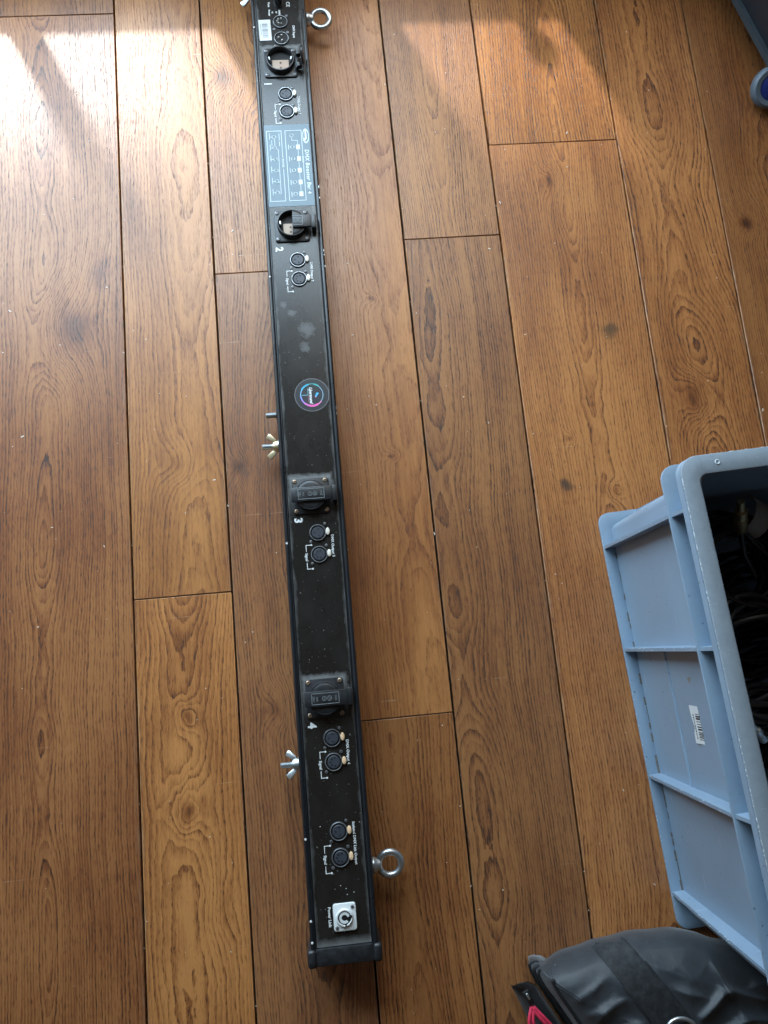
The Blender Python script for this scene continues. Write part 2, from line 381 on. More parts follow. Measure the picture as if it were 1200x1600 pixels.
for kx, ky, rr in ((.008, .822, .012), (-.012, .848, .006), (-.022, .862, .005), (.004, .795, .008)):
    a = g.m('SUBTRACT', x, kx); b_ = g.m('SUBTRACT', y, ky)
    dd = g.m('DIVIDE', g.m('SQRT', g.m('ADD', g.m('MULTIPLY', a, a), g.m('MULTIPLY', b_, b_))), rr)
    spot = g.m('MAXIMUM', spot, g.m('MULTIPLY', g.rng(g.m('ADD', dd, g.m('MULTIPLY_ADD', dn2, 2.4, -1.2)), .35, 1.1, 1, 0), .24))
du = g.m('MAXIMUM', g.m('MAXIMUM', du, film), spot)
g.bump(g.noise(g.co(), 1400, 2), .10, .0002)
m_panel = g.out(g.mix(du, (0.0150, 0.0130, 0.0115), (0.28, 0.29, 0.29)), g.rng(du, 0, .6, .25, .8), 0, .5)
m_plastic = plain('black_plastic', (0.014, 0.015, 0.017), 0.38, var=.3, vs=120)
m_plastic2 = plain('dusty_black_plastic', (0.018, 0.0195, 0.022), 0.40, var=.4, vs=160)
m_dark = plain('recess_shade_black', (0.004, 0.004, 0.004), 0.7)  # near-black puts the shade of recesses and holes into the colour
m_beige = plain('ceramic_insert', (0.40, 0.30, 0.235), 0.6, var=.1)
m_ins = plain('connector_insert', (0.040, 0.046, 0.060), 0.45)
m_zinc = plain('zinc', (0.56, 0.60, 0.62), 0.36, 0.9, var=.05, vs=90)
m_yzinc = plain('yellow_zinc', (0.82, 0.70, 0.46), 0.4, 0.85, var=.06, vs=90)
m_chrome = plain('connector_shell', (0.030, 0.032, 0.037), 0.30, 0.3)
m_screw = plain('dark_screw', (0.20, 0.20, 0.21), 0.4, .7)
m_bscrew = plain('bronze_screw', (0.30, 0.22, 0.16), 0.42, .7)
m_ink = plain('white_ink', (0.74, 0.76, 0.76), 0.6)
m_latch = plain('latch_tab', (0.80, 0.74, 0.64), 0.45)
m_white = plain('white_sticker', (0.66, 0.68, 0.69), 0.5, var=.05)
m_wplast = plain('white_plastic', (0.74, 0.77, 0.77), 0.42, var=.05)
m_label = plain('blue_grey_label', (0.155, 0.215, 0.255), 0.42, spec=.35)
m_lprint = plain('pale_label_print', (0.70, 0.78, 0.80), 0.6, spec=.3)
m_greyink = plain('grey_ink', (0.20, 0.22, 0.23), 0.6)
m_black = plain('black_ink', (0.02, 0.02, 0.022), 0.5)

bar = tag(empty('connector_bar', (-0.0186, -0.3550, 0), R(-0.35)), 'long black metal bar with sockets and round connectors lying on the boards', 'connector bar')
L = 1.451; PZ = 0.0555
# extruded channel
def prof(s):  # half profile, outside to inside
    return [(.0385, 0), (.0420, .0035), (.0420, .0285), (.0410, .0300), (.0420, .0315), (.0420, .0545), (.0412, .0572), (.0392, .0583), (.0372, .0574), (.0362, .0562), (.0352, .0566), (.0346, .0545)]
pts = [(x, z) for x, z in prof(1)] + [(-x, z) for x, z in reversed(prof(1))]
bm = NB(); y0, y1 = 0.0, L
A_ = [bm.verts.new((x, y0, z)) for x, z in pts]; B_ = [bm.verts.new((x, y1, z)) for x, z in pts]
for i in range(len(pts)):
    j = (i + 1) % len(pts); bm.faces.new((A_[i], A_[j], B_[j], B_[i]))
bm.faces.new(A_); bm.faces.new(B_[::-1]); bmesh.ops.recalc_face_normals(bm, faces=list(bm.faces))
obj('channel', bm, m_alu, bar, sharp=60)
bm = NB(); box(bm, -.0344, .0344, .009, L - .009, .050, PZ, .0005, 1)
panel = obj('panel', bm, m_panel, bar)
# end caps
for yy in (0.0, L):
    s = 1 if yy == 0 else -1
    bm = NB()
    ya, yb = (-.013, .0085) if s == 1 else (L - .0085, L + .013)
    box(bm, -.0355, .0355, ya + (.0012 if s == 1 else 0), yb - (0 if s == 1 else .0012), 0, .0585, .0016, 2)
    for q in (-1, 1):
        box(bm, min(q * .0350, q * .0462), max(q * .0350, q * .0462), ya, yb, 0, .0612, .0042, 3)
    obj('end_cap', bm, m_plastic2, bar)

def ptext(s, x, y, size, mat=m_ink, par=panel, z=PZ, bold=.0, shear=0, spacing=1.0, name='lettering'):
    b = text_bm(s, size, bold, shear, spacing=spacing)
    return obj(name, b, mat, par, (x, y, z + .0003), (0, 0, R(-90)))

def screw(par, x, y, z, r=.0028, mat=m_screw, rot=.4):
    o = put('screw', SCREW[mat.name + ('b' if r > .0025 else '')], par, (x, y, z), (0, 0, rot)); return o
SCREW = {}
for mt in (m_screw, m_bscrew):
    for sfx, r in (('b', .0031), ('', .0022)):
        b = NB(); lathe(b, [(0, 0), (r, 0), (r, .0004), (r * .8, .0010), (r * .45, .0012), (r * .3, .0004), (0, .0003)], seg=14)
        SCREW[mt.name + sfx] = mesh_of('screw', b, mt)

# --- round chassis connectors
b = NB(); lathe(b, [(.0098, .0003), (.0100, .0018), (.0106, .0024), (.0113, .0020), (.0120, .0006), (.0120, 0), (.0098, 0)], seg=40); XR = mesh_of('connector', b, m_chrome)
b = NB(); lathe(b, [(0, .0002), (.0099, .0002), (.0099, .0009), (0, .0009)], seg=32); XG = mesh_of('recess_shade_disc', b, m_dark)  # flat black disc stands in for the shaded groove
b = NB(); lathe(b, [(0, .001), (.0080, .001), (.0080, .0020), (.0075, .0024), (0, .0024)], seg=32); XI = mesh_of('insert', b, m_ins)
b = NB(); cyl(b, .0012, .0020, .0026, seg=10); XH = mesh_of('hole_disc', b, m_dark)
b = NB(); cyl(b, .0012, .0009, .0042, seg=10, bev=.0004); XP = mesh_of('pin', b, plain('pin_metal', (.85, .82, .78), .3, .9))
b = NB(); lathe(b, [(0, 0), (.0027, 0), (.0028, .0022), (.0024, .0032), (.0012, .0036), (0, .0037)], seg=20, sy=1.85); XL = mesh_of('latch_tab', b, m_latch); XL2 = XL.copy(); XL2.materials.clear(); XL2.materials.append(plain('reflect_tinted_latch_tab', (.82, .56, .34), .45))  # peach copy has a warm reflection put into its colour
b = NB(); prism(b, rrect(-.013, .013, -.0155, .0155, .004), 0, .0005); XF = mesh_of('flange_shadow', b, m_plastic)
b = NB(); torus(b, .0106, .0004, (0, 0, .0024), seg=40, rs=6); XE = mesh_of('bright_edge', b, plain('worn_edge', (.55, .57, .60), .35, .8))
def holes(n):
    if n == 3: return [(.0032, .0052), (-.0052, 0), (.0030, -.0052)] if False else [(.0008, .0047), (-.0042, .0002), (.0010, -.0044)]
    return [(.0016, .0048), (-.0026, .0036), (-.0044, 0), (-.0026, -.0036), (.0016, -.0048)]
def xlr(x, y, n, male=False, tab=None):
    c = put('connector', XR, bar, (x, y, PZ))
    put('recess_shade_disc', XG, c); put('bright_edge', XE, c)
    if not male:
        put('insert', XI, c)
        for hx, hy in holes(n): put('hole_disc', XH, c, (hx, hy, 0))
        put('latch_tab', tab or XL, c, (.0135, .0008, .0006))
    else:
        for hx, hy in holes(n): put('pin', XP, c, (hx, hy, 0))
    screw(c, .0102, .0118, .0002, .002); screw(c, -.0102, -.0118, .0002, .002)
XX = .0030
outs = [(.0020, 1.2040, '1'), (.0026, .9298, '2'), (.0034, .5268, '3'), (XX, .2568, '4')]
def bracket(x, yt, yb):
    b = NB(); t = .00045
    mid = (yt + yb) / 2
    box(b, x - t, x + t, mid + .0075, yt, 0, .00012); box(b, x - t, x + t, yb, mid - .0075, 0, .00012)
    box(b, x + t, x + .006, yt - 2 * t, yt, 0, .00012); box(b, x + t, x + .006, yb, yb + 2 * t, 0, .00012)
    for yy in (yt - t, yb + t): cyl(b, .0013, 0, .0004, (x + .0072, yy, 0), seg=10)
    obj('bracket_print', b, m_ink, panel, (0, 0, PZ + .0002))
    ptext('Signal', x, mid, .0048, bold=.00012)
for x, y, nm in outs:
    tb = XL2 if nm == '4' else XL; xlr(x, y, 3, tab=tb); xlr(x, y - .0298, 5, tab=tb)
    ptext('DMX Output ' + nm, x + .0190, y - .019, .0049, bold=.00013)
    bracket(x - .0172, y - .0158, y - .0490)
xlr(.0030, .1424, 3, tab=XL2); xlr(.0030, .1112, 5, tab=XL2)
ptext('Isolated DMX Link Output', .0222, .1265, .0047, bold=.00012)
bracket(-.0165, .1266, .0932)
for n, yy in ((5, 1.3315), (3, 1.3018)): xlr(.0015, yy, n, True)
ptext('DMX Input', .0212, 1.3145, .0048, bold=.00013)
ptext('Fuse', -.0145, 1.3640, .0047, bold=.00013)
ptext('CE', .0150, 1.3640, .0078, bold=.0001)
ptext('Power', -.0145, 1.3492, .0042, bold=.00012); ptext('DMX', .0010, 1.3492, .0042, bold=.00012)
for lx in (-.0095, -.0035):
    b = NB(); lathe(b, [(0, 0), (.0014, 0), (.0014, .0008), (.0008, .0018), (0, .0021)], seg=12); obj('indicator_light', b, m_ink, bar, (lx, 1.3492, PZ))
# fuse holder cap
b = NB(); lathe(b, [(0, 0), (.0072, 0), (.0072, .0012), (.0064, .0014), (.0066, .012), (.0058, .0135), (0, .0137)], seg=28); fz = obj('fuse_holder', b, m_plastic, bar, (.0005, 1.3660, PZ))
b = NB(); box(b, -.0045, .0045, -.0006, .0006, .0136, .0141); obj('slot', b, m_screw, fz)
# power link connector
b = NB(); prism(b, rrect(-.0142, .0142, -.0158, .0158, .0032), 0, .0030, .0006); pw = obj('power_link_connector', b, m_wplast, bar, (.0030, .0420, PZ), (0, 0, 0))
b = NB(); lathe(b, [(.0082, .003), (.0082, .0058), (.0094, .0060), (.0104, .0050), (.0106, .003)], seg=40); obj('collar', b, m_wplast, pw, (-.0004, -.0004, 0))
b = NB(); lathe(b, [(0, .0030), (.0084, .0030), (.0084, .0034), (0, .0034)], seg=40); obj('recess_shade_disc', b, m_dark, pw, (-.0004, -.0004, 0))
b = NB(); n = 26; ring = []
for i in range(n + 1):
    a = R(20 + 300 * i / n) ; ring.append((b.verts.new((.0066 * math.cos(a), .0066 * math.sin(a), .0052)), b.verts.new((.0036 * math.cos(a), .0036 * math.sin(a), .0052)), b.verts.new((.0066 * math.cos(a), .0066 * math.sin(a), .0034)), b.verts.new((.0036 * math.cos(a), .0036 * math.sin(a), .0034))))
for p, q in zip(ring, ring[1:]):
    b.faces.new((p[0], q[0], q[1], p[1])); b.faces.new((p[0], p[2], q[2], q[0])); b.faces.new((p[1], q[1], q[3], p[3]))
b.faces.new((ring[0][0], ring[0][1], ring[0][3], ring[0][2])); b.faces.new((ring[-1][0], ring[-1][2], ring[-1][3], ring[-1][1]))
bmesh.ops.recalc_face_normals(b, faces=list(b.faces))
obj('inner_ring', b, m_wplast, pw, (-.0004, -.0004, 0), (0, 0, R(-10)))
b = NB(); box(b, -.0013, .0013, -.001, .001, .0034, .0056); box(b, .006, .0096, -.0016, .0016, .0034, .0062); box(b, -.001, .001, -.0096, -.0066, .0034, .0061); obj('key_slots', b, m_dark, pw, (-.0004, -.0004, 0), (0, 0, R(8)))
screw(pw, .0102, .0112, .003, .002); screw(pw, -.0102, -.0118, .003, .002)
ptext('Power Link', -.0158, .0430, .0050, bold=.00016)
# --- mains sockets
b = NB(); prism(b, rrect(-.025, .025, -.025, .025, .0042), 0, .0026, .0006); SFL = mesh_of('mains_socket', b, m_plastic2)
b = NB(); lathe(b, [(.0186, .0022), (.0190, .0108), (.0196, .0118), (.0208, .0116), (.0214, .0100), (.0216, .0022)], seg=56); SRG = mesh_of('socket_ring', b, m_plastic2)
b = NB(); lathe(b, [(0, .0027), (.0187, .0027), (.0187, .0030), (0, .0030)], seg=40); SFLOOR = mesh_of('socket_well', b, m_dark)
b = NB(); prism(b, rrect(-.0125, .0125, -.0165, .0020, .0012), .0030, .0052, .0004); SIN = mesh_of('ceramic_insert', b, m_beige)
b = NB(); cyl(b, .0017, .0050, .0056, seg=14); SHL = mesh_of('hole_disc', b, plain('hole_brown', (.10, .07, .05), .6))
b = NB(); box(b, -.0013, .0013, -.003, .003, .004, .0102, .0006, 1); SEC = mesh_of('earth_clip', b, m_zinc)
def lid_disc(half=False):
    b = NB()
    pr = [(0, .0122), (.0150, .0120), (.0195, .0112), (.0212, .0098), (.0212, .0086), (.0205, .0082), (0, .0082)]
    lathe(b, pr, seg=56)
    if half:
        geom = list(b.verts) + list(b.edges) + list(b.faces)
        r = bmesh.ops.bisect_plane(b, geom=geom, plane_co=(.0012, 0, 0), plane_no=(-1, 0.04, 0), clear_outer=True)
        bmesh.ops.holes_fill(b, edges=[e for e in b.edges if len(e.link_faces) < 2])
    return b
def clip(x0):
    b = NB(); box(b, x0, .0285, -.0098, .0098, .0112, .0156, .0010, 2); return b
def socket(y, state):
    s = put('mains_socket', SFL, bar, (-.0025, y, PZ))
    put('socket_ring', SRG, s)
    for k, (qx, qy) in enumerate(((-.0208, .0208), (.0208, .0208), (-.0208, -.0208), (.0208, -.0208))):
        screw(s, qx, qy, .0026, .003, m_bscrew if state == 'shut' else m_screw, .3 + k)
    hb = NB()
    if state == 'open':
        box(hb, .0225, .0270, -.014, .012, 0, .0075, .001, 2)
        for yy in (-.0115, .0095): cyl(hb, .0042, -.0032, .0032, (.0282, yy, .0085), (0, 1, 0), 18, .0006)
        obj('hinge', hb, m_plastic, s)
        lb = NB(); lathe(lb, [(0, 0), (.018, 0), (.0208, .001), (.0208, .0035), (0, .0045)], seg=44)
        obj('lid', lb, m_plastic, s, (.0318, -.0015, .0060 + .0125), (0, R(84), 0)).scale = (.62, .58, 1)
    else:
        box(hb, .0292, .0356, -.0108, .0108, 0, .0142, .0012, 2); obj('hinge', hb, m_plastic, s)
        ld = obj('lid', lid_disc(state == 'half'), m_plastic2, s)
        x0 = .0016 if state == 'half' else -.0262
        cb = clip(x0); obj('clip', cb, m_plastic2, s)
        # raised frame and marks on the clip
        fb = NB(); t = .00035; fx0, fx1, fy = (x0 + .0008, .0160, .0068) if state == 'half' else (-.0168, .0182, .0068)
        for a in ((fx0, fx1, fy - t, fy + t), (fx0, fx1, -fy - t, -fy + t), (fx1 - t, fx1 + t, -fy + t, fy - t)) + (() if state == 'half' else ((fx0 - t, fx0 + t, -fy + t, fy - t),)):
            box(fb, *a, .0154, .0160)
        for cx in ((.0068, .0122) if state == 'half' else (.0060, -.0008)):
            torus(fb, .0027 if cx != .0122 else .0022, .0003, (cx, 0, .0157), seg=20, rs=5)
        obj('embossed_frame', fb, m_greyink, s)
        for sx, st in (((.0122, '~'),) if state == 'half' else ((-.0145, '250V'), (-.0098, '16A'), (-.0008, 'N'), (.0060, 'D'), (.0142, 'VDE'))):
            obj('embossed_mark', text_bm(st, .0036), m_greyink, s, (sx, 0, .0158), (0, 0, R(-90)))
    if state != 'shut':
        put('socket_well', SFLOOR, s); put('ceramic_insert', SIN, s)
        for hx, hy in ((0, -.0030), (0, -.0118)) if state == 'open' else ((-.002, -.004), (-.002, -.0115)): put('hole_disc', SHL, s, (hx, hy, 0))
        put('earth_clip', SEC, s, (-.0165, .0015, 0), (0, 0, R(10)))
        if state == 'open': put('earth_clip', SEC, s, (.0165, .0015, 0), (0, 0, R(-10)))
socket(1.2585, 'open'); socket(.984, 'half'); socket(.5785, 'shut'); socket(.3080, 'shut')
b = NB(); box(b, -.0058, .0058, -.0010, .0010, 0, .00012); obj('numeral', b, m_ink, panel, (-.0235, 1.2235, PZ + .0002))
for s, y in (('2', .9485), ('3', .5455), ('4', .2745)): ptext(s, -.0235 if s == '2' else -.0222, y, .0150, bold=.00055, name='numeral')
# small white marks and drill specks on the panel
b = NB()
for sx, sy in ((.0005, .088 - .010), (.007, .074), (.008, .067), (.0165, .069), (-.020, .150), (.022, .148), (.030, .151)): cyl(b, .0006, 0, .0001, (sx, sy, 0), seg=8)
tag(obj('paint_specks', b, m_ink, panel, (0, 0, PZ + .0002)), kind='stuff')
b = NB()
for yy in (1.322, .905, .5150, .137, .041, .0165):
    lathe(b, [(0, 0), (.0016, 0), (.0012, .0006), (0, .0008)], (-.0392, yy, .0580), seg=10)
tag(obj('paint_chips', b, m_ink, bar), kind='stuff')
b = NB()
for yy, l in ((1.046, .004), (1.028, .002), (.943, .003), (.936, .002), (.918, .002), (.702, .003), (.694, .002)): box(b, .0408, .0416, yy - l / 2, yy + l / 2, .0562, .0573)
tag(obj('bare_metal_nicks', b, m_zinc, bar), kind='stuff')
# --- barcode sticker
b = NB(); prism(b, rrect(-.0092, .0092, -.0185, .0185, .001), 0, .00015); bs = obj('barcode_sticker', b, m_white, bar, (-.0228, 1.3185, PZ + .0001), (0, 0, R(1)))
b = NB(); rnd = random.Random(5); yy = -.013
while yy < .012:
    h = rnd.choice([.0004, .0007, .0011, .0016]); box(b, -.0042, .0045, yy, yy + h, .00016, .00022); yy += h + rnd.choice([.0006, .0009, .0014])
box(b, -.0066, -.0058, -.009, .011, .00016, .00022); obj('barcode', b, m_greyink, bs)
# --- printed label plate
lb = NB(); prism(lb, rrect(-.0340, .0340, -.0678, .0678, .0006), 0, .0003); lp = obj('label_plate', lb, m_label, bar, (-.0004, 1.0848, PZ + .0001))
b = NB(); Z0, Z1 = .0003, .00042; t = .00038
def ln(x0, y0, x1, y1, tt=t): box(b, min(x0, x1) - tt, max(x0, x1) + tt, min(y0, y1) - tt, max(y0, y1) + tt, Z0, Z1)
for (xa, xb, gap) in ((-.0305, -.0085, (.012, -.006)), (-.0028, .0215, (.012, .004))):
    ya, yb = .0575, -.0590
    ln(xa, ya, xb, ya); ln(xa, yb, xb, yb); ln(xa, ya - .001, xa, yb + .001); ln(xb, ya - .001, xb, gap[0]); ln(xb, gap[1], xb, yb + .001)
for i in range(6):
    yy = .0490 - i * .0195
    torus(b, .0027, .0005, (.0068, yy, .0003), seg=18, rs=4)
    if i: box(b, .0125, .0180, yy - .0038, yy + .0038, Z0, Z1)
    else: ln(.0068, yy - .004, .0068, yy - .0085, .0003); ln(.0075, yy - .0085, .0150, yy - .0085, .0003); ln(.0150, yy - .0092, .0150, yy - .0152, .0003)
    if 1 <= i < 5: ln(.0150, yy - .0045, .0150, yy - .0150, .0003)
    if i: ln(.0012, yy - .0036, .0012, yy + .0036)
    yq = .0475 - i * .0185
    torus(b, .0028, .0005, (-.0195, yq, .0003), seg=16, rs=4); ln(-.0262, yq - .0035, -.0262, yq + .0060, .0003); ln(-.0255, yq, -.0225, yq, .0003)
    if i: ln(-.0165, yq - .002, -.0150, yq - .002, .0003)
ln(-.0145, .026, -.0145, -.0465, .0003); ln(-.0190, .0440, -.0190, .0320, .0003); ln(-.0235, .0420, -.0235, .0330, .0003); ln(-.0120, .0530, -.0120, .0420, .0003); ln(-.0120, .0390, -.0120, .0320, .0004)
obj('wiring_diagram', b, m_lprint, lp)
b = NB(); lathe(b, [(.0040, .0003), (.0040, .0005), (.0048, .0005), (.0048, .0003)], seg=36, sy=2.55); ln(0, -.004, 0, .0085, .0012); box(b, -.003, 0, -.0075, -.0035, Z0, Z1); obj('oval_logo', b, m_lprint, lp, (.0278, .0475, 0))
ptext('DMX Booster Bar 4', .0276, -.012, .0080, m_lprint, lp, .0003, bold=.00022, shear=.15, spacing=1.12)
ptext('POWER', -.0088, .0030, .0042, m_lprint, lp, .0003, bold=.0001); ptext('DMX', .0212, .0080, .0042, m_lprint, lp, .0003, bold=.0001)
# --- round logo sticker
b = NB(); lathe(b, [(0, 0), (.0243, 0), (.0243, .0002), (0, .00025)], seg=56); st = obj('round_sticker', b, plain('sticker_black', (.022, .024, .029), .38), bar, (.0088, .7235, PZ + .0001))
b = NB(); lathe(b, [(.0236, .00028), (.0236, .0004), (.0243, .0004), (.0243, .0001)], seg=64); obj('sticker_border', b, plain('sticker_border', (.22, .22, .23), .5), st)
def arc(a0, a1, r0, r1, col, nm):
    b = NB(); n = max(4, int(abs(a1 - a0) / 7)); V = []
    for i in range(n + 1):
        a = R(a0 + (a1 - a0) * i / n); V.append([b.verts.new((r * math.cos(a), r * math.sin(a), .0004)) for r in (r0, r1)])
    for p, q in zip(V, V[1:]): b.faces.new((p[0], p[1], q[1], q[0]))
    bmesh.ops.recalc_face_normals(b, faces=list(b.faces)); bmesh.ops.solidify(b, geom=list(b.faces), thickness=.0001)
    obj('logo_arc', b, plain(nm, col, .5), st)
teal, cyan, blue, pale, pink, viol = (.05, .42, .40), (.05, .42, .62), (.10, .32, .75), (.30, .52, .68), (.80, .12, .42), (.36, .22, .65)
arc(52, 78, .0150, .0170, teal, 'logo_teal'); arc(78, 104, .0158, .0168, teal, 'logo_teal_thin'); arc(104, 150, .0150, .0172, cyan, 'logo_cyan')
arc(150, 186, .0152, .0164, (.22, .5, .75), 'logo_light_blue'); arc(186, 206, .0148, .0166, (.25, .32, .80), 'logo_blue'); arc(206, 228, .0148, .0168, viol, 'logo_violet')
arc(228, 252, .0148, .0172, (.65, .18, .52), 'logo_magenta'); arc(252, 300, .0146, .0176, pink, 'logo_pink'); arc(300, 322, .0152, .0168, (.78, .25, .50), 'logo_rose'); arc(322, 412, .0152, .0160, pale, 'logo_pale_blue')
b = NB(); box(b, -.0145, -.0058, -.0004, .0004, .0003, .00045); box(b, -.0056, -.0050, 0, .0098, .0003, .00045); obj('logo_lines', b, plain('logo_line', (.20, .52, .62), .5), st)
b = NB(); box(b, -.0056, -.0050, -.0105, -.0002, .0003, .00045); obj('logo_lines', b, plain('logo_line_red', (.45, .12, .22), .5), st)
obj('script_lettering', text_bm('Upersound', .0060, .00022, .35, spacing=.86), m_ink, st, (-.0015, -.0002, .0004), (0, 0, R(-90)))
b = NB(); prism(b, [(.0042, -.0018), (.0062, -.0032), (.0100, .0022), (.0068, .0030)], .0003, .00045); obj('logo_mark', b, plain('logo_mark_blue', (.05, .45, .80), .5), st)
b = NB(); prism(b, [(.0040, -.0030), (.0056, -.0046), (.0062, -.0034), (.0044, -.0020)], .0003, .0005); obj('logo_mark', b, plain('logo_mark_pink', (.60, .25, .60), .5), st)
# --- eye bolts on the right side, bolts and wing nuts on the left
def eye_bolt(y):
    b = NB(); torus(b, .0146, .0043, (.0655, 0, 0), (0, 0, 1), 44, 14)
    e = obj('eye_bolt', b, m_zinc, bar, (0, y, .030), (R(6), 0, 0))
    b = NB(); lathe(b, [(0, 0), (.0098, 0), (.0104, .001), (.0104, .003), (.0094, .0045), (.0086, .0075), (.0078, .0110), (0, .0112)], (.0421, 0, 0), (1, 0, 0), 24); obj('collar', b, m_zinc, e)
eye_bolt(.0915); eye_bolt(1.3600)
def thread(b, x0, x1, r):
    pr = [(0, 0)]; n = int((x1 - x0) / .0011)
    for i in range(n):
        z = (x1 - x0) * i / n; pr += [(r, z + .0001), (r * .90, z + .0006)]
    pr += [(r * .8, x1 - x0), (0, x1 - x0)]
    lathe(b, pr, (-x0, 0, 0), (-1, 0, 0), 16)
def side_bolt(y, length, wing, mat, rot=0):
    b = NB(); thread(b, .0421, .0421 + length, .0040)
    o = obj('side_bolt', b, m_zinc, bar, (0, y, .030))
    b = NB(); lathe(b, [(0, 0), (.0092, 0), (.0092, .0014), (0, .0014)], (-.0423, 0, 0), (-1, 0, 0), 28); obj('washer', b, m_plastic if not wing else m_zinc, o)
    if wing:
        b = NB(); lathe(b, [(.0041, 0), (.0080, 0), (.0072, .0035), (.0058, .0070), (.0041, .0072)], (-.0440, 0, 0), (-1, 0, 0), 24)
        wn = obj('wing_nut', b, mat, o, (0, 0, 0), (rot, 0, 0))
        for s in (-1, 1):
            b = NB()
            P0 = [(-.0445, .0045), (-.0490, .0040), (-.0605, .0125), (-.0570, .0180), (-.0545, .0182), (-.0470, .0105)]
            q = [(x, s * y_) for x, y_ in P0]
            prism(b, q if s > 0 else q[::-1], -.0019, .0019, .0007); obj('wing', b, mat, wn)
side_bolt(.7055, .0165, False, m_zinc); side_bolt(.6595, .0245, True, m_yzinc, R(8)); side_bolt(.2255, .0250, True, m_zinc, R(-12)); side_bolt(1.408, .0250, True, m_zinc, R(15))

# ------------------------------------------------------------------ grey-blue stacking crate
g = G('blue_grey_plastic'); c1 = g.noise(g.co(), 14, 5, .65); c2 = g.noise(g.co(), 260, 3, .6)
base = g.mix(g.rng(c1, .3, .7), (0.215, 0.300, 0.395), (0.255, 0.345, 0.445))
sp = g.rng(g.noise(g.co(), 190, 1), .74, .77, 0, .7)
base = g.mix(sp, base, (.08, .08, .09))
sc1 = g.rng(g.noise(g.mapv((18, 18, 400), (0, 0, 0), (R(30), R(20), 0)), 1.0, 1), .74, .79, 0, .5)
base = g.mix(sc1, base, (.55, .62, .68))
g.bump(c2, .12, .0004); m_crate = g.out(base, g.rng(c1, .3, .7, .36, .52), 0, .5)
g = G('worn_rim_plastic'); c1 = g.noise(g.co(), 90, 5, .7); c2 = g.noise(g.co(), 420, 2, .6)
base = g.mix(g.rng(c1, .35, .68), (0.25, 0.31, 0.37), (0.29, 0.35, 0.41)); base = g.mix(g.rng(c2, .66, .74, 0, .5), base, (.45, .52, .58)); g.bump(c2, .2, .0005); m_rim = g.out(base, .5, 0, .5)
m_chip = plain('scuffed_white_plastic', (.60, .68, .72), .6)
m_grime = plain('grime', (0.16, 0.145, 0.125), .9, var=.4, vs=300)
CR = R(2.9); HX, HY, HT = .180, .285, .320
corner = Vector((0.3955, 0.174, 0)); ctr = corner - Matrix.Rotation(CR, 3, 'Z') @ Vector((-HX, HY, 0))
cr = tag(empty('storage_crate', ctr, CR), 'blue grey ribbed plastic crate holding black cables, standing on the boards', 'crate')
RX, RY = HX + .0185, HY + .004        # rim half sizes
WB, WT = HX - .017, HX + .001        # wall outer half widths at base and top
WBY, WTY = HY - .017, HY - .013
# tub
bm = NB(); ins = .0035
def ringv(hx, hy, z, r=.012): return [bm.verts.new((x, y, z)) for x, y in rrect(-hx, hx, -hy, hy, r, 4)]
rg = [ringv(WB, WBY, .004), ringv(WT, WTY, HT - .004), ringv(WT - ins, WTY - ins, HT - .004), ringv(WB - ins, WBY - ins, .010)]
for a, c_ in zip(rg, rg[1:]):
    for i in range(len(a)): bm.faces.new((a[i], a[(i + 1) % len(a)], c_[(i + 1) % len(a)], c_[i]))
bm.faces.new(rg[0][::-1]); bm.faces.new(rg[3]); bmesh.ops.recalc_face_normals(bm, faces=list(bm.faces))
obj('tub', bm, m_crate, cr)
def flange(name, hx, hy, ix, iy, z0, z1, r, mat, bev=.0008):
    b = NB(); strip(b, rrect(-hx, hx, -hy, hy, r, 6), rrect(-ix, ix, -iy, iy, .010, 6), z0, z1)
    bmesh.ops.recalc_face_normals(b, faces=list(b.faces))
    ed = [e for e in b.edges if e.calc_face_angle(0) > R(60)]
    bmesh.ops.bevel(b, geom=ed, offset=bev, segments=2, profile=.5, affect='EDGES')
    return obj(name, b, mat, cr)
def wall_at(z): return WB + (WT - WB) * z / HT, WBY + (WTY - WBY) * z / HT
flange('rim', RX, RY, WT - .0012, WTY - .0040, HT - .0035, HT, .020, m_rim, .0012)
b = NB(); strip(b, rrect(-RX, RX, -RY, RY, .020, 6), rrect(-RX + .0028, RX - .0028, -RY + .0028, RY - .0028, .0175, 6), HT - .014, HT - .0036); bmesh.ops.recalc_face_normals(b, faces=list(b.faces)); obj('rim_skirt', b, m_crate, cr)
wx, wy = wall_at(.268); flange('upper_flange', RX - .001, RY + .003, wx - .001, wy - .001, .266, .2695, .018, m_crate)
wx, wy = wall_at(.008); flange('base_flange', HX, HY, wx - .001, wy - .001, .0015, .0060, .016, m_crate)
